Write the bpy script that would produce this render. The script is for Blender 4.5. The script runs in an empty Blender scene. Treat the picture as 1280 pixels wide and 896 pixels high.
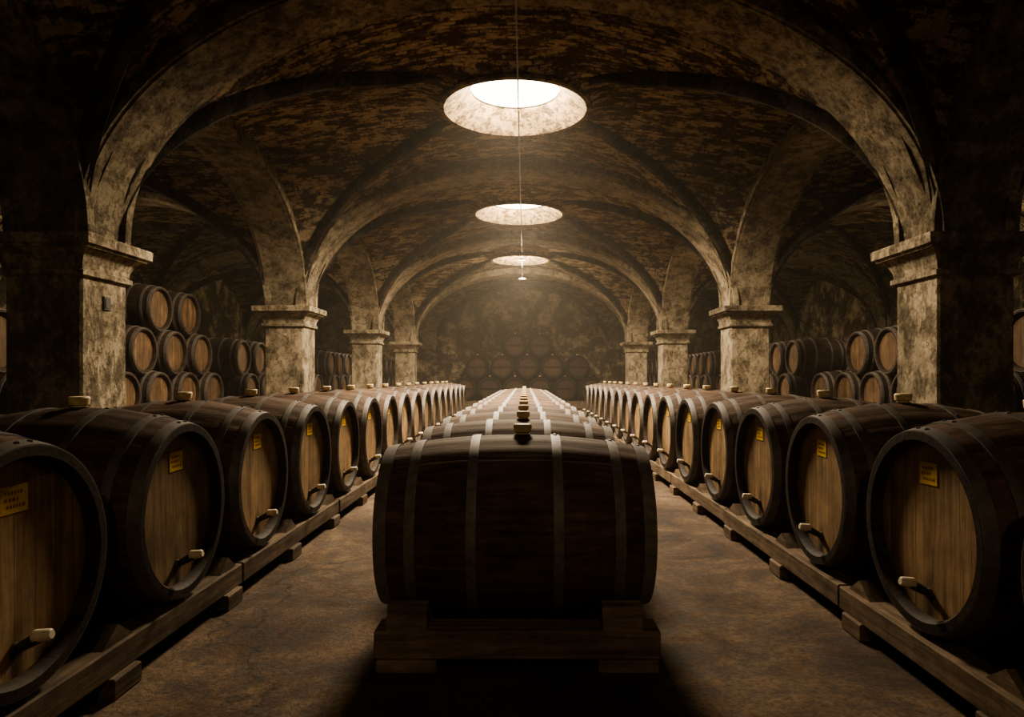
import bpy, math, random
from mathutils import Vector, Matrix
random.seed(4)
C = bpy.context.scene.collection
CAMX, CAMZ = 0.12, 1.17
# ------------------------------------------------------------------ materials
def nt(name):
    m = bpy.data.materials.new(name); m.use_nodes = True
    t = m.node_tree; t.nodes.clear()
    o = t.nodes.new('ShaderNodeOutputMaterial'); b = t.nodes.new('ShaderNodeBsdfPrincipled')
    t.links.new(b.outputs[0], o.inputs[0])
    return m, t, b
def N(t, typ, **kw):
    n = t.nodes.new(typ)
    for k, v in kw.items(): setattr(n, k, v)
    return n
def ramp(t, fac, stops):
    r = N(t, 'ShaderNodeValToRGB'); e = r.color_ramp.elements
    while len(e) < len(stops): e.new(0.5)
    for i, (p, c) in enumerate(stops):
        e[i].position = p; e[i].color = (c[0], c[1], c[2], 1) if not isinstance(c, (int, float)) else (c, c, c, 1)
    t.links.new(fac, r.inputs[0]); return r.outputs[0]
def noise(t, vec, scale, detail=6, rough=.6, dist=0.):
    n = N(t, 'ShaderNodeTexNoise'); n.inputs['Scale'].default_value = scale
    n.inputs['Detail'].default_value = detail; n.inputs['Roughness'].default_value = rough
    n.inputs['Distortion'].default_value = dist
    t.links.new(vec, n.inputs['Vector']); return n.outputs[0]
def mapping(t, vec, scale=(1, 1, 1), loc=(0, 0, 0)):
    m = N(t, 'ShaderNodeMapping'); m.inputs['Scale'].default_value = scale; m.inputs['Location'].default_value = loc
    t.links.new(vec, m.inputs[0]); return m.outputs[0]
def mix(t, fac, a, b, mode='MIX'):
    m = N(t, 'ShaderNodeMix', data_type='RGBA', blend_type=mode)
    for sock, v in ((m.inputs[0], fac), (m.inputs[6], a), (m.inputs[7], b)):
        if isinstance(v, (int, float)) and sock.type == 'VALUE': sock.default_value = v
        elif isinstance(v, (int, float)): sock.default_value = (v, v, v, 1)
        elif isinstance(v, tuple): sock.default_value = (*v, 1)
        else: t.links.new(v, sock)
    return m.outputs[2]
def math_(t, op, a, b):
    m = N(t, 'ShaderNodeMath', operation=op)
    for s, v in ((m.inputs[0], a), (m.inputs[1], b)):
        if isinstance(v, (int, float)): s.default_value = v
        else: t.links.new(v, s)
    return m.outputs[0]
def bump(t, b, h, strength=.5, dist=.02):
    n = N(t, 'ShaderNodeBump'); n.inputs['Strength'].default_value = strength; n.inputs['Distance'].default_value = dist
    t.links.new(h, n.inputs['Height']); t.links.new(n.outputs[0], b.inputs['Normal'])

def plaster(name, light, mid, dark, scale=1.0, aniso=(1, 1, 1), thr=.5, width=.02, brick=False, big=.5, grime=.45):
    m, t, b = nt(name)
    pos = N(t, 'ShaderNodeNewGeometry').outputs['Position']
    mp = mapping(t, pos, aniso)
    n1 = noise(t, mp, 1.5*scale, 12, .78, .1)
    n2 = noise(t, mapping(t, mp, loc=(7, 3, 5)), 3.5*scale, 8, .8)
    n3 = noise(t, pos, 22, 5, .8)
    f = n1
    if brick:
        br = N(t, 'ShaderNodeTexBrick'); t.links.new(pos, br.inputs['Vector'])
        br.inputs['Scale'].default_value = 3.6; br.inputs['Mortar Size'].default_value = .04
        br.inputs['Color1'].default_value = (1, 1, 1, 1); br.inputs['Color2'].default_value = (.4, .35, .32, 1); br.inputs['Mortar'].default_value = (.5, .45, .4, 1)
        bw = N(t, 'ShaderNodeRGBToBW'); t.links.new(br.outputs[0], bw.inputs[0])
        f = math_(t, 'ADD', n1, math_(t, 'MULTIPLY', math_(t, 'SUBTRACT', bw.outputs[0], .7), .13))
    peel = ramp(t, f, [(thr-width, 0.), (thr+width, 1.)])
    var = ramp(t, n2, [(.38, mid), (.60, light)])
    dk = ramp(t, n3, [(.35, tuple(c*.5 for c in dark)), (.65, dark)])
    if brick: dk = mix(t, .7, dk, br.outputs[0], 'MULTIPLY'); var = mix(t, .25, var, br.outputs[0], 'MULTIPLY')
    col = mix(t, peel, dk, var)
    chip = ramp(t, n3, [(.38, .4), (.47, 1.)])
    col = mix(t, .85, col, chip, 'MULTIPLY')
    # broad damp / soot staining
    n4 = noise(t, pos, big, 5, .65)
    col = mix(t, .95, col, ramp(t, n4, [(.38, (grime, grime*1.0, grime*.95)), (.58, (1, 1, 1))]), 'MULTIPLY')
    t.links.new(col, b.inputs['Base Color'])
    b.inputs['Roughness'].default_value = .95; b.inputs['Specular IOR Level'].default_value = .2
    h = mix(t, .35, peel, n3)
    bump(t, b, h, .8, .025)
    return m
M_vault = plaster('vault_plaster', (.43, .335, .225), (.29, .22, .14), (.115, .076, .050), 2.6, (.75, 1.5, 1.3), .485, .03, True, .6)
M_arch = plaster('arch_plaster', (.37, .305, .215), (.25, .20, .135), (.125, .094, .063), 3.2, (1, 1, 1), .46, .07, False, .8)
M_pillar = plaster('pillar_stone', (.44, .365, .26), (.31, .25, .172), (.15, .114, .078), 3.6, (1.2, 1.2, .8), .455, .07, False, 1.1)
M_wall = plaster('wall_plaster', (.62, .51, .34), (.30, .235, .15), (.10, .073, .05), 1.3, (1, 1, 1), .52, .05)
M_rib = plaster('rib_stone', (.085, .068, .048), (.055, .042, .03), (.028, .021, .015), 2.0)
M_flare = plaster('flare_plaster', (.26, .185, .10), (.17, .112, .057), (.07, .042, .02), 6.0, (1, 1, 1), .46, .04, False, 1.5, .6)

def floor_mat():
    m, t, b = nt('worn_concrete')
    pos = N(t, 'ShaderNodeNewGeometry').outputs['Position']
    n1 = noise(t, pos, 1.3, 12, .76, .5); n2 = noise(t, pos, 6, 12, .85); n3 = noise(t, pos, 40, 5, .8)
    col = ramp(t, n1, [(.38, (.062, .036, .021)), (.48, (.135, .082, .048)), (.60, (.25, .165, .10))])
    col = mix(t, .92, col, ramp(t, n2, [(.41, .32), (.55, 1.)]), 'MULTIPLY')
    col = mix(t, .65, col, ramp(t, n3, [(.40, .33), (.52, 1.)]), 'MULTIPLY')
    v = N(t, 'ShaderNodeTexVoronoi', feature='DISTANCE_TO_EDGE'); v.inputs['Scale'].default_value = .33
    vm = N(t, 'ShaderNodeVectorMath', operation='ADD'); t.links.new(pos, vm.inputs[0])
    nn = N(t, 'ShaderNodeTexNoise'); nn.inputs['Scale'].default_value = 1.6; nn.inputs['Detail'].default_value = 5
    t.links.new(pos, nn.inputs['Vector'])
    t.links.new(nn.outputs['Color'], vm.inputs[1]); t.links.new(vm.outputs[0], v.inputs['Vector'])
    crack = ramp(t, v.outputs[0], [(.0, .35), (.0022, 1.)])
    col = mix(t, 1., col, crack, 'MULTIPLY')
    t.links.new(col, b.inputs['Base Color'])
    t.links.new(ramp(t, n2, [(.35, .55), (.6, .92)]), b.inputs['Roughness'])
    b.inputs['Specular IOR Level'].default_value = .3
    h = mix(t, .4, n2, n3)
    bump(t, b, h, .9, .035)
    return m
M_floor = floor_mat()

def wood(name, c1, c2, c3, along=0, planks=0., rough=.6, rnd=.35, stain=False, mott=.75):
    m, t, b = nt(name)
    obj = N(t, 'ShaderNodeTexCoord').outputs['Object']
    info = N(t, 'ShaderNodeObjectInfo').outputs['Random']
    off = N(t, 'ShaderNodeVectorMath', operation='ADD'); t.links.new(obj, off.inputs[0])
    sc = N(t, 'ShaderNodeMath', operation='MULTIPLY'); t.links.new(info, sc.inputs[0]); sc.inputs[1].default_value = 37.
    t.links.new(sc.outputs[0], off.inputs[1])
    s = [14, 14, 14]; s[along] = 1.2
    g = noise(t, mapping(t, off.outputs[0], tuple(s)), 2.2, 8, .65, .4)
    g2 = noise(t, off.outputs[0], 3.5, 8, .7)
    col = ramp(t, g, [(.32, c1), (.5, c2), (.68, c3)])
    col = mix(t, mott, col, ramp(t, g2, [(.36, .35), (.6, 1.)]), 'MULTIPLY')
    hh = g
    if planks:
        sep = N(t, 'ShaderNodeSeparateXYZ'); t.links.new(obj, sep.inputs[0])
        mm = N(t, 'ShaderNodeMath', operation='MULTIPLY'); t.links.new(sep.outputs[1], mm.inputs[0]); mm.inputs[1].default_value = planks
        fr = N(t, 'ShaderNodeMath', operation='FRACT'); t.links.new(mm.outputs[0], fr.inputs[0])
        ln = ramp(t, fr.outputs[0], [(.0, .4), (.03, 1.), (.97, 1.), (1., .4)])
        fl = N(t, 'ShaderNodeMath', operation='FLOOR'); t.links.new(mm.outputs[0], fl.inputs[0])
        wn = N(t, 'ShaderNodeTexWhiteNoise', noise_dimensions='2D')
        cb = N(t, 'ShaderNodeCombineXYZ'); t.links.new(fl.outputs[0], cb.inputs[0]); t.links.new(info, cb.inputs[1]); t.links.new(cb.outputs[0], wn.inputs['Vector'])
        col = mix(t, 1., col, ramp(t, wn.outputs[0], [(0., .65), (1., 1.)]), 'MULTIPLY')
        col = mix(t, 1., col, ln, 'MULTIPLY')
        if stain:   # wine seep below the tap
            mp = mapping(t, obj, (0, 16, 5), (0, 0, 1.5))
            ln2 = N(t, 'ShaderNodeVectorMath', operation='LENGTH'); t.links.new(mp, ln2.inputs[0])
            st = ramp(t, ln2.outputs['Value'], [(.15, .2), (.8, 1.)])
            col = mix(t, 1., col, st, 'MULTIPLY')
    col = mix(t, 1., col, ramp(t, info, [(0., 1-rnd), (1., 1.)]), 'MULTIPLY')
    t.links.new(col, b.inputs['Base Color']); b.inputs['Roughness'].default_value = rough
    b.inputs['Specular IOR Level'].default_value = .2
    bump(t, b, hh, .4, .006)
    return m
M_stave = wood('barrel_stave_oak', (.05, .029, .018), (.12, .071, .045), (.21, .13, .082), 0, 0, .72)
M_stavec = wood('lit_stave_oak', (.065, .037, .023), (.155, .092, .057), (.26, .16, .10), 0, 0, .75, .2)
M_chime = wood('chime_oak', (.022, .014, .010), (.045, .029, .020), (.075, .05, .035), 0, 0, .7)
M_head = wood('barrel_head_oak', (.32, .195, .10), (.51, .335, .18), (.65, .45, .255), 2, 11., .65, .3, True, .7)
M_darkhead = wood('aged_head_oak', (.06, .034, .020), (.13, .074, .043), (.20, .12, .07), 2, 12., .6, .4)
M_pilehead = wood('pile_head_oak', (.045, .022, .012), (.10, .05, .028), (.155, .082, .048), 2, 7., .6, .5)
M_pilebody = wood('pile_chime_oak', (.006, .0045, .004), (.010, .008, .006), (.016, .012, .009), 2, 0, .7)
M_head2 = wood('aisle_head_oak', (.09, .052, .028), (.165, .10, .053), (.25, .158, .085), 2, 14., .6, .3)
M_beam = wood('rack_timber', (.10, .068, .044), (.19, .135, .09), (.31, .225, .155), 1, 0, .8)
M_beamx = wood('cradle_timber', (.15, .105, .068), (.28, .20, .135), (.43, .315, .22), 0, 0, .8)
def simple(name, col, rough=.5, metal=0., nscale=20):
    m, t, b = nt(name)
    obj = N(t, 'ShaderNodeTexCoord').outputs['Object']
    n = noise(t, obj, nscale, 5, .65)
    t.links.new(ramp(t, n, [(.3, tuple(c*.5 for c in col)), (.7, col)]), b.inputs['Base Color'])
    b.inputs['Roughness'].default_value = rough; b.inputs['Metallic'].default_value = metal
    return m
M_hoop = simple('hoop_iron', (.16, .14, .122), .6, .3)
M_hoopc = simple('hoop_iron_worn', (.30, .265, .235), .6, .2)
M_hoopd = simple('hoop_iron_dark', (.03, .025, .022), .6, .3)
M_cork = simple('bung_cork', (.95, .76, .42), .6)
M_tapd = simple('tap_wood_dark', (.04, .025, .018), .5)
M_cap = simple('tap_cap', (.85, .74, .55), .5)
M_label = simple('label_yellow', (1.0, .66, .06), .6, 0, 2)
M_ink = simple('label_ink', (.40, .13, .02), .7)
M_metal = simple('lamp_metal', (.12, .11, .10), .4, .7)
def emis(name, col, s):
    m = bpy.data.materials.new(name); m.use_nodes = True; t = m.node_tree; t.nodes.clear()
    o = t.nodes.new('ShaderNodeOutputMaterial'); e = t.nodes.new('ShaderNodeEmission')
    e.inputs[0].default_value = (*col, 1); e.inputs[1].default_value = s; t.links.new(e.outputs[0], o.inputs[0]); return m
M_glass = emis('skylight_glass_glow', (1, .90, .72), 8)
M_bulb = emis('bulb_glow', (1, .85, .6), 12)

# ------------------------------------------------------------------ mesh builder
class MB:
    def __init__(s): s.v = []; s.f = []; s.m = []; s.mats = []
    def mi(s, mat):
        if mat not in s.mats: s.mats.append(mat)
        return s.mats.index(mat)
    def add(s, vs, fs, mat, M=None):
        o = len(s.v); k = s.mi(mat)
        s.v += [tuple(M @ Vector(v)) if M else tuple(v) for v in vs]
        for f in fs: s.f.append([i+o for i in f]); s.m.append(k)
    def box(s, a, b, mat, M=None, taper=0.):
        x0, y0, z0 = a; x1, y1, z1 = b; t = taper
        vs = [(x0, y0, z0), (x1, y0, z0), (x1, y1, z0), (x0, y1, z0), (x0+t, y0+t, z1), (x1-t, y0+t, z1), (x1-t, y1-t, z1), (x0+t, y1-t, z1)]
        s.add(vs, [(0, 3, 2, 1), (4, 5, 6, 7), (0, 1, 5, 4), (1, 2, 6, 5), (2, 3, 7, 6), (3, 0, 4, 7)], mat, M)
    def bevbox(s, a, b, mat, c=.008, M=None):
        ax = [a, b]; vs = []; idx = {}
        for i in (0, 1):
            for j in (0, 1):
                for k in (0, 1):
                    p = [ax[i][0], ax[j][1], ax[k][2]]; sg = [1-2*i, 1-2*j, 1-2*k]
                    for d in range(3):
                        q = list(p)
                        for e in range(3):
                            if e != d: q[e] += sg[e]*c
                        idx[(i, j, k, d)] = len(vs); vs.append(tuple(q))
        fs = []
        for d in range(3):
            o = [e for e in range(3) if e != d]
            for sd in (0, 1):
                loop = []
                for (u, w) in ((0, 0), (1, 0), (1, 1), (0, 1)):
                    key = [0, 0, 0]; key[d] = sd; key[o[0]] = u; key[o[1]] = w
                    loop.append(idx[(*key, d)])
                fs.append(loop)
        for d in range(3):
            o = [e for e in range(3) if e != d]
            for u in (0, 1):
                for w in (0, 1):
                    k0 = [0, 0, 0]; k0[o[0]] = u; k0[o[1]] = w; k1 = list(k0); k1[d] = 1
                    fs.append([idx[(*k0, o[0])], idx[(*k1, o[0])], idx[(*k1, o[1])], idx[(*k0, o[1])]])
        for i in (0, 1):
            for j in (0, 1):
                for k in (0, 1): fs.append([idx[(i, j, k, 0)], idx[(i, j, k, 1)], idx[(i, j, k, 2)]])
        s.add(vs, fs, mat, M)
    def lathe(s, prof, n, mat, M=None, rf=None, cap0=False, cap1=False):
        vs = []; fs = []
        for (x, r) in prof:
            for i in range(n):
                a = 2*math.pi*i/n; q = r*(rf(i) if rf else 1)
                vs.append((x, q*math.cos(a), q*math.sin(a)))
        for j in range(len(prof)-1):
            for i in range(n):
                i2 = (i+1) % n; fs.append((j*n+i, j*n+i2, (j+1)*n+i2, (j+1)*n+i))
        if cap0: fs.append(tuple(range(n)))
        if cap1: fs.append(tuple((len(prof)-1)*n+i for i in range(n)))
        s.add(vs, fs, mat, M)
    def mesh(s, name, smooth=None):
        me = bpy.data.meshes.new(name); me.from_pydata(s.v, [], s.f)
        for m in s.mats: me.materials.append(m)
        me.polygons.foreach_set('material_index', s.m)
        import bmesh
        bm = bmesh.new(); bm.from_mesh(me); bmesh.ops.recalc_face_normals(bm, faces=bm.faces); bm.to_mesh(me); bm.free()
        if smooth is not None:
            me.polygons.foreach_set('use_smooth', [True]*len(me.polygons))
            me.set_sharp_from_angle(angle=math.radians(smooth))
        me.update(); return me
    def obj(s, name, smooth=None, loc=(0, 0, 0), parent=None):
        o = bpy.data.objects.new(name, s.mesh(name, smooth)); o.location = loc; C.objects.link(o)
        if parent: o.parent = parent
        return o
Ry = lambda a: Matrix.Rotation(math.radians(a), 4, 'Y')
Rz = lambda a: Matrix.Rotation(math.radians(a), 4, 'Z')
T = lambda x, y, z: Matrix.Translation((x, y, z))

# ------------------------------------------------------------------ barrels
def barrel(mb, L, Rh, Rb, hi=True, M=None, tap=True, head=None, bung=True, stave=None, bx=.01, chime=None, hoop=None, rimw=.11):
    M = M or Matrix.Identity(4); head = head or M_head; stave = stave or M_stave
    chime = chime or M_chime; hoop = hoop or M_hoop
    h = L/2; ns = 26; per = 4 if hi else 1
    n = ns*per if hi else 28
    rad = lambda t: Rh+(Rb-Rh)*(1-abs(t)**2.1)
    K = 18 if hi else 8
    rf = (lambda i: .9905 if i % per == 0 else 1.) if hi else None
    ch = rimw*Rh
    prof = [(h*t, rad(t)) for t in [-1+2*k/K for k in range(K+1)]]
    mb.lathe(prof, n, stave, M, rf)
    for sg in (-1, 1):
        mb.lathe([(sg*h, rad(1)), (sg*h, rad(1)-ch*.75), (sg*(h-.012), rad(1)-ch), (sg*(h-.055), rad(1)-ch*1.05)], n, chime, M)
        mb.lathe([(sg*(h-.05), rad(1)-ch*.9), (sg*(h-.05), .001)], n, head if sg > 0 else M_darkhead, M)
        for (t0, t1) in ((.905, .998), (.70, .775), (.27, .34)):
            a0, a1 = t0, t1
            p = [(sg*h*a0, rad(a0)-.004), (sg*h*a0, rad(a0)+.005), (sg*h*(a0+a1)/2, rad((a0+a1)/2)+.006), (sg*h*a1, rad(a1)+.005), (sg*h*a1, rad(a1)-.004)]
            mb.lathe(p, n if not hi else 78, hoop, M)
            if hi:
                am = (a0+a1)/2
                for ang in (70, 78):
                    A = M @ Matrix.Rotation(math.radians(ang+15*sg), 4, 'X') @ T(sg*h*am, rad(am)+.004, 0) @ Rz(90)
                    mb.lathe([(0, .009), (.005, .008), (.007, .003)], 8, hoop, A, cap1=True)
    if bung:
        B = M @ T(bx, 0, Rb-.012) @ Ry(-90)
        mb.lathe([(0, .034), (.016, .036)], 18, M_chime, B, cap1=True)
        mb.lathe([(0.014, .030), (.024, .030), (.028, .040), (.056, .043), (.062, .038)], 18, M_cork, B, cap1=True)
    if tap:
        x = h-.05; w = .056; z0 = .57*Rh; hh = .042
        mb.box((x, -w, z0-hh), (x+.003, w, z0+hh), M_label, M)
        for k, (l, r) in enumerate(((-.7, .6), (-.75, .2), (-.6, .75))):
            zz = z0+hh*(.5-.5*k)
            u = l
            while u < r:
                q = random.uniform(.08, .2)
                mb.box((x+.003, w*u, zz-.005), (x+.0038, w*(u+q), zz+.005), M_ink, M); u += q+.12
        P = M @ T(x, 0, -.66*Rh)
        mb.lathe([(0, .024), (.012, .022)], 16, M_tapd, P, cap1=True)
        S = P @ Ry(-28)
        mb.lathe([(0, .013), (.03, .016), (.085, .019)], 14, M_tapd, S, cap1=True)
        mb.lathe([(.0, .018), (.004, .021), (.05, .018), (.056, .013)], 14, M_cap, P @ T(.06, 0, .042) @ Ry(-8), cap0=True, cap1=True)

X0 = CAMX
mbS = MB(); barrel(mbS, .96, .375, .45); meS = mbS.mesh('side_barrel', 40)
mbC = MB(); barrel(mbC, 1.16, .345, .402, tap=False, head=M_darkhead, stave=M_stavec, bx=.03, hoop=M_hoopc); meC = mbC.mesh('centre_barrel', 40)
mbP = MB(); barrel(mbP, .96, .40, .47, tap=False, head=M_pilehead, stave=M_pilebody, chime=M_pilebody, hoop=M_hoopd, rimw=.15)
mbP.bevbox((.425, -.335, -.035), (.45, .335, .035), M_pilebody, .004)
meP = mbP.mesh('pile_barrel', 40)
def put(me, loc, rz=0, rx=0):
    o = bpy.data.objects.new('wine_barrel', me); o.location = loc
    C.objects.link(o)
    o.rotation_euler = (math.radians(rx), 0, math.radians(rz))
    return o
P = .945
YL = [2.08+P*k for k in range(-1, 17)]; YR = [2.63+P*k for k in range(-2, 16)]
for y in YL: put(meS, (X0-1.5-.48+random.uniform(-.008, .008), y, .587), random.uniform(-.6, .6), random.uniform(-2, 2))
for y in YR: put(meS, (X0+1.5+.48+random.uniform(-.008, .008), y, .587), 180+random.uniform(-.6, .6), random.uniform(-2, 2))
YC = [3.12]+[4.30+.98*k for k in range(14)]
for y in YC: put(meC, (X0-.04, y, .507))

def rails(name, sgn, ys):
    mb = MB(); y0, y1 = ys[0]-.6, ys[-1]+.6
    for dx in (.0, .80):
        y = y0; j = 0
        while y < y1:
            l = P*2 if j else P*1.3
            e = min(y+l-.012, y1)
            o = random.uniform(-.008, .008)
            a, b = sorted((sgn*(dx+o), sgn*(dx+.12+o)))
            mb.bevbox((a, y, .075), (b, e, .182), M_beam, .006)
            y += l; j += 1
    for y in ys:
        yb = y+P/2
        a, b = sorted((sgn*-.02, sgn*.95))
        mb.bevbox((a, yb-.09, 0), (b, yb+.09, .078), M_beam, .006)
        for dx in (.02, .82):
            a, b = sorted((sgn*dx, sgn*(dx+.09)))
            vs = [(a, yb-.10, .18), (b, yb-.10, .18), (b, yb+.10, .18), (a, yb+.10, .18), (a, yb, .25), (b, yb, .25)]
            mb.add(vs, [(0, 3, 2, 1), (0, 1, 5, 4), (3, 4, 5, 2), (0, 4, 3), (1, 2, 5)], M_beam)
    return mb.obj(name, None, (X0+sgn*1.5, 0, 0))
rails('barrel_rack', -1, YL); rails('barrel_rack', 1, YR)

def cradle(y):
    mb = MB()
    for s in (-1, 1):
        yy = s*.34
        mb.bevbox((-.56, yy-.075, .05), (.58, yy+.075, .165), M_beamx, .007)
        for xx in (-.55, .33):
            mb.bevbox((xx, yy-.085, 0), (xx+.24, yy+.085, .052), M_beamx, .005)
    for xx in (-.50, .36):
        mb.bevbox((xx, -.30, .05), (xx+.14, .30, .125), M_beamx, .006)
        for s in (-1, 1):
            a = s*.415; b = s*.22; tp = .275
            vs = [(xx-.01, a, .16), (xx+.15, a, .16), (xx+.15, b, .13), (xx-.01, b, .13), (xx-.01, a*.93, tp-.02), (xx+.15, a*.93, tp-.02), (xx+.15, s*.345, tp-.01), (xx-.01, s*.345, tp-.01)]
            mb.add(vs, [(0, 3, 2, 1), (4, 5, 6, 7), (0, 1, 5, 4), (1, 2, 6, 5), (2, 3, 7, 6), (3, 0, 4, 7)], M_beamx)
    mb.obj('barrel_cradle', None, (X0-.04, y, 0))
for y in YC: cradle(y)

px = X0+.10
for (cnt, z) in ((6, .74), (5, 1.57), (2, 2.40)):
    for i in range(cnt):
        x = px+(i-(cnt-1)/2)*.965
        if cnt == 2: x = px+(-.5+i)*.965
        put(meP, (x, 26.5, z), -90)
mb = MB()
for y in (26.2, 26.8):
    mb.bevbox((px-3.1, y-.08, 0), (px+3.1, y+.08, .27), M_beamx, .01)
mb.obj('barrel_rack')

def stack(x, sgn, y0, rows):
    mb = MB(); p = .80
    for r, idx in enumerate(rows):
        for i in (idx if isinstance(idx, (list, tuple)) else range(idx)):
            y = (i+.5*(r % 2))*p + (random.uniform(-.01, .01))
            M = T(0, y, .37+.575*r) @ Rz(0 if sgn < 0 else 180)
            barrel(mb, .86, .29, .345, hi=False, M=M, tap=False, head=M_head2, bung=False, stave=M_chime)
    for dx in (-.3, .22):
        mb.box((dx, -.4, 0), (dx+.09, p*rows[0], .045), M_beam)
    mb.obj('barrel_stack', 40, (x, y0, 0))
for k in range(0, 5):
    y0 = 5.5*k+.9; n6 = 6 if k < 4 else 5
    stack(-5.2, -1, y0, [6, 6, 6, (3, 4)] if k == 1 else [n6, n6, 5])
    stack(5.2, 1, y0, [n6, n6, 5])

# ------------------------------------------------------------------ architecture
PI, PO = 3.46, 4.06
SPR = CAMZ+1.15
AW = 8.9
CR = 4.72
BAY = 5.5; TH = .62
rng = range(-1, 5)

def pillar(x, y):
    mb = MB(); w = TH/2
    mb.bevbox((-w-.06, -w-.06, 0), (w+.06, w+.06, .25), M_pillar, .02)
    mb.bevbox((-w, -w, .25), (w, w, SPR-.30), M_pillar, .018)
    prof = [(SPR-.33, 0), (SPR-.32, .035), (SPR-.28, .035), (SPR-.27, .015), (SPR-.22, .02), (SPR-.16, .05), (SPR-.115, .09), (SPR-.11, .12), (SPR-.09, .125), (SPR-.085, .15), (SPR-.01, .155), (SPR, .145)]
    vs = []; fs = []
    for z, o in prof:
        q = w+o; vs += [(-q, -q, z), (q, -q, z), (q, q, z), (-q, q, z)]
    for j in range(len(prof)-1):
        for i in range(4): fs.append((4*j+i, 4*j+(i+1) % 4, 4*j+4+(i+1) % 4, 4*j+4+i))
    fs.append((0, 1, 2, 3)); e = 4*(len(prof)-1); fs.append((e, e+1, e+2, e+3))
    mb.add(vs, fs, M_pillar)
    return mb.obj('stone_pillar', None, (x, y, 0))
for k in range(0, 5):
    for s in (-1, 1):
        pillar(s*(PI+PO)/2, BAY*k+TH/2)

cm = MB(); ribs = MB()
def arch_strip(a, rise, th, top, axis, wext, n=48, mat=None, edge=True):
    mb = MB(); vs = []; fs = []
    pts0 = [(-a*math.cos(math.pi*i/n), SPR+rise*math.sin(math.pi*i/n)) for i in range(n+1)]
    pts = [(-a, SPR-.002)]+pts0+[(a, SPR-.002)]
    if wext: pts = [(-a-wext, SPR-.002)]+pts+[(a+wext, SPR-.002)]
    P3 = lambda u, d, z: (u, d, z) if axis == 'x' else (d, u, z)
    for (u, z) in pts:
        for d in (0, th):
            for zz in (z, top): vs.append(P3(u, d, zz))
    for i in range(len(pts)-1):
        o = 4*i; p = 4*(i+1)
        fs += [(o, p, p+2, o+2), (o, o+1, p+1, p), (o+2, p+2, p+3, o+3), (o+1, o+3, p+3, p+1)]
    e = 4*(len(pts)-1); fs += [(0, 2, 3, 1), (e, e+1, e+3, e+2)]
    mb.add(vs, fs, mat or M_arch)
    if edge:
        for (d0, d1) in ((-.045, .01), (th-.01, th+.045)):
            vs = []; fs = []
            for i in range(n+1):
                c, s = math.cos(math.pi*i/n), math.sin(math.pi*i/n)
                for w_ in (.012, .10):
                    u = -(a+w_)*c; z = SPR+(rise+w_)*s
                    for d in (d0, d1): vs.append(P3(u, d, z))
            for i in range(n):
                o = 4*i; p = o+4
                fs += [(o, p, p+1, o+1), (o+2, o+3, p+3, p+2), (o, o+2, p+2, p), (o+1, p+1, p+3, o+3)]
            mb.add(vs, fs, mat or M_arch)
    return mb

def vault(mb, cx, y0, y1, W, spr, crown, drop, R, rimz, ribs, hw=.065, dp=.13):
    cy = (y0+y1)/2; Ly = (y1-y0)/2; rise = crown-spr
    th = []
    ac = math.atan2(Ly, W)
    secs = [(-ac, ac), (ac, math.pi-ac), (math.pi-ac, math.pi+ac), (math.pi+ac, 2*math.pi-ac)]
    for (a, b) in secs:
        for i in range(24): th.append(a+(b-a)*i/24)
    def H(x, y):
        u = min(1, abs(x)/W); v = min(1, abs(y)/Ly)
        f = lambda q: math.sqrt(max(0, 1-q*q))
        if v >= u: return spr+rise*f(u)
        r = v/max(u, 1e-6)
        return spr+rise*f(v)-drop*u*u*(1-r*r)
    K = 26; vs = []; fs = []; n = len(th)
    for j in range(K+1):
        s_ = j/K
        for a in th:
            c, s = math.cos(a), math.sin(a)
            B = min(W/abs(c) if abs(c) > 1e-9 else 1e9, Ly/abs(s) if abs(s) > 1e-9 else 1e9)
            r = R+(B-R)*(1-(1-s_)**1.25)
            x, y = r*c, r*s; z = H(x, y)
            if R > .1:
                w = max(0, 1-(r-R)/.4)**2; z = z*(1-w)+rimz*w
            vs.append((cx+x, cy+y, z))
    for j in range(K):
        for i in range(n):
            i2 = (i+1) % n; fs.append((j*n+i, (j+1)*n+i, (j+1)*n+i2, j*n+i2))
    if R <= .1: fs.append(tuple(range(n)))
    mb.add(vs, fs, M_vault)
    for sx in (-1, 1):
        for sy in (-1, 1):
            pts = []
            Dg = math.hypot(W, Ly)
            u0 = (R+.16)/Dg if R > .1 else 0
            for j in range(31):
                t = j/30; u = u0+(1-u0)*math.sin(math.pi/2*t)
                u = min(u, .9995)
                z = spr+rise*math.sqrt(1-u*u)
                r = u*Dg
                if R > .1: w = max(0, 1-(r-R)/.4)**2; z = z*(1-w)+rimz*w
                pts.append(Vector((cx+sx*W*u, cy+sy*Ly*u, z)))
            side = Vector((-(sy*Ly), sx*W, 0)).normalized()
            rv = []; rf = []
            for j, p in enumerate(pts):
                tan = (pts[min(j+1, 30)]-pts[max(j-1, 0)]).normalized()
                nrm = tan.cross(side).normalized()
                if nrm.z > 0: nrm = -nrm
                up = -nrm*.12
                dn = nrm*(dp if j > 3 else dp*.28*j+.005)
                rv += [p+side*hw+up, p+side*hw+dn*.6, p+side*hw*.6+dn, p-side*hw*.6+dn, p-side*hw+dn*.6, p-side*hw+up]
            for j in range(30):
                for i in range(6): rf.append((6*j+i, 6*j+(i+1) % 6, 6*j+6+(i+1) % 6, 6*j+6+i))
            rf += [tuple(range(6)), tuple(180+i for i in range(6))]
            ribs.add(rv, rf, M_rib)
RIM = CAMZ+3.38
SK = {1: .90, 2: .90, 3: .80}
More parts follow.
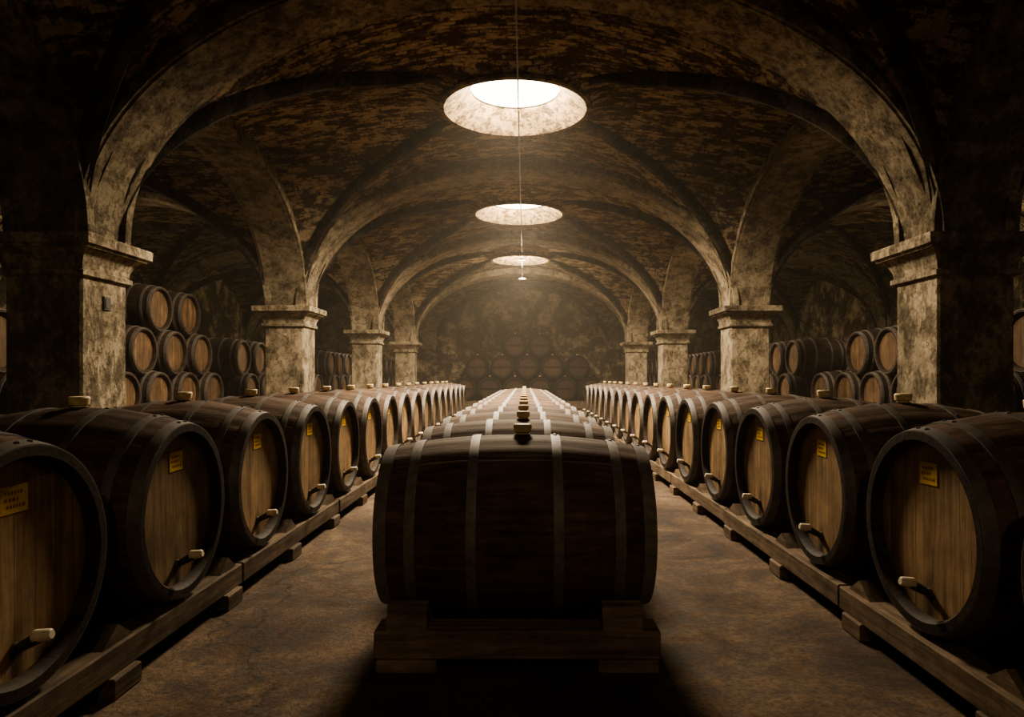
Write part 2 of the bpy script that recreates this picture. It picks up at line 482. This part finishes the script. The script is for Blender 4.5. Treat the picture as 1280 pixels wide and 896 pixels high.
for k in rng:
    y0 = BAY*k+TH-.12; y1 = BAY*(k+1)+.12
    vault(cm, 0, y0, y1, PI+.12, SPR-.02, CR, .42, SK.get(k, .02), RIM, ribs)
    for s in (-1, 1):
        vault(cm, s*(AW+PO)/2, y0, y1, (AW-PO)/2+.1, SPR-.02, SPR+1.95, .05, .02, 0, ribs)
ceiling = cm.obj('ceiling', 35)
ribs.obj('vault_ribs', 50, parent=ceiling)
TOP = 5.0
for k in range(0, 5):
    y = BAY*k
    arch_strip(PI, 2.2, TH, TOP, 'x', .0).obj('transverse_arch', 30, (0, y, 0), ceiling)
    for s in (-1, 1):
        arch_strip((AW-PO)/2, 1.78, TH, TOP-.3, 'x', .0).obj('transverse_arch', 30, (s*(AW+PO)/2, y, 0), ceiling)
for k in rng:
    y = BAY*k
    for s in (-1, 1):
        half = (BAY-TH)/2
        arch_strip(half, 1.78, TH-.02, TOP, 'y', TH/2, n=40).obj('arcade_arch', 30, ((PI+.01) if s > 0 else -(PO-.01), y+TH+half, 0), ceiling)

YB = BAY*5; YF = BAY*-1
def slab(name, a, b, mat):
    m = MB(); m.box(a, b, mat); return m.obj(name)
slab('floor', (-AW-.3, YF-.3, -.2), (AW+.3, YB+.3, 0), M_floor)
slab('wall_back', (-AW-.3, YB, 0), (AW+.3, YB+.3, 5.2), M_wall)
slab('wall_front', (-AW-.3, YF-.3, 0), (AW+.3, YF, 5.2), M_wall)
slab('wall_left', (-AW-.3, YF, 0), (-AW, YB, 5.2), M_wall)
slab('wall_right', (AW, YF, 0), (AW+.3, YB, 5.2), M_wall)

# ------------------------------------------------------------------ skylights
for k, R in SK.items():
    cy = BAY*k+TH+(BAY-TH)/2
    mb = MB(); Rt = R*.62; zt = RIM+.20
    Q = Ry(-90)
    mb.lathe([(RIM-.0, R+.06), (RIM-.03, R+.05), (RIM-.035, R-.01), (RIM-.02, R-.03), (RIM+.19, Rt+.01), (zt, Rt), (zt+.03, Rt)], 72, M_flare, Q)
    mb.lathe([(zt+.03, Rt), (zt+.03, .001)], 72, M_glass, Q)
    o = mb.obj('skylight', 40, (0, cy, 0))
    L = bpy.data.lights.new('daylight', 'AREA'); L.shape = 'DISK'; L.size = 2*Rt*.96; L.color = (1, .82, .58)
    L.energy = {1: 780, 2: 700, 3: 640}[k]
    lo = bpy.data.objects.new('daylight', L); C.objects.link(lo); lo.parent = o; lo.location = (0, 0, zt+.01)

# service cable + pendant lamps, plus added fill lamps kept out of view
mb = MB(); zc = CAMZ+3.20; xc = CAMX-.075
mb.box((xc-.007, .7, zc-.007), (xc+.007, 20.3, zc+.007), M_metal)
for y in (.3, 5.8, 11.3, 16.8):
    mb.box((xc-.004, y-.004, zc), (xc+.004, y+.004, zc+.16), M_metal)
mb.obj('ceiling_cable')
def lamp(x, y, z, dz, energy=0, col=(1, .78, .50)):
    mb = MB(); Q = Ry(90)
    mb.lathe([(-dz, .005), (0, .005)], 8, M_metal, Q)
    mb.lathe([(0, .01), (.01, .04), (.05, .12), (.055, .12)], 20, M_metal, Q)
    mb.lathe([(.045, .11), (.045, .001)], 20, M_bulb, Q)
    o = mb.obj('pendant_or_fill_lamp', 40, (x, y, z))
    if energy:
        L = bpy.data.lights.new('bulb_or_fill', 'POINT'); L.energy = energy; L.color = col; L.shadow_soft_size = .06
        lo = bpy.data.objects.new('bulb_or_fill', L); C.objects.link(lo); lo.parent = o; lo.location = (0, 0, -.14)
lamp(xc, 17.4, zc-.16, .16); lamp(xc, 20.2, zc-.22, .22, 150)
lamp(.3, -2.4, 3.6, 1.1, 78)  # unseen fill lamp added behind the camera to brighten the front barrel
for s in (-1, 1):
    for (x, y, e) in ((6.9, 4.0, 6), (6.9, 10.6, 55), (4.9, 14.4, 20), (4.9, 19.7, 20), (4.9, 23.0, 20)):
        lamp(s*x, y, 3.35, .7, e)  # invented aisle lamps, hidden by the pillars, added to lift the dark aisles
mb = MB(); mb.bevbox((0, -.05, -.06), (.025, .05, .06), M_metal, .006); mb.box((.025, -.03, -.04), (.03, .03, .04), M_tapd)
mb.obj('junction_box', None, (-PI, 5.82, CAMZ+.63))

# ------------------------------------------------------------------ world (thin dusty air)
w = bpy.data.worlds.new('World'); bpy.context.scene.world = w; w.use_nodes = True
t = w.node_tree; t.nodes.clear()
o = t.nodes.new('ShaderNodeOutputWorld'); bg = t.nodes.new('ShaderNodeBackground'); bg.inputs[0].default_value = (0, 0, 0, 1); bg.inputs[1].default_value = .0
t.links.new(bg.outputs[0], o.inputs[0])
vs = t.nodes.new('ShaderNodeVolumeScatter'); vs.inputs['Color'].default_value = (1, .92, .8, 1); vs.inputs['Density'].default_value = .0026; vs.inputs['Anisotropy'].default_value = .0
t.links.new(vs.outputs[0], o.inputs['Volume'])
try: bpy.context.scene.view_settings.look = 'AgX - Medium High Contrast'
except Exception: pass
bpy.context.scene.view_settings.exposure = .18

# ------------------------------------------------------------------ camera
cd = bpy.data.cameras.new('camera'); cam = bpy.data.objects.new('camera', cd); C.objects.link(cam)
cd.sensor_width = 36; cd.lens = 24; cd.clip_start = .05
cam.location = (CAMX, 0, CAMZ); cam.rotation_euler = (math.radians(90), 0, 0)
cd.shift_x = -16/1280; cd.shift_y = 24/1280
bpy.context.scene.camera = cam
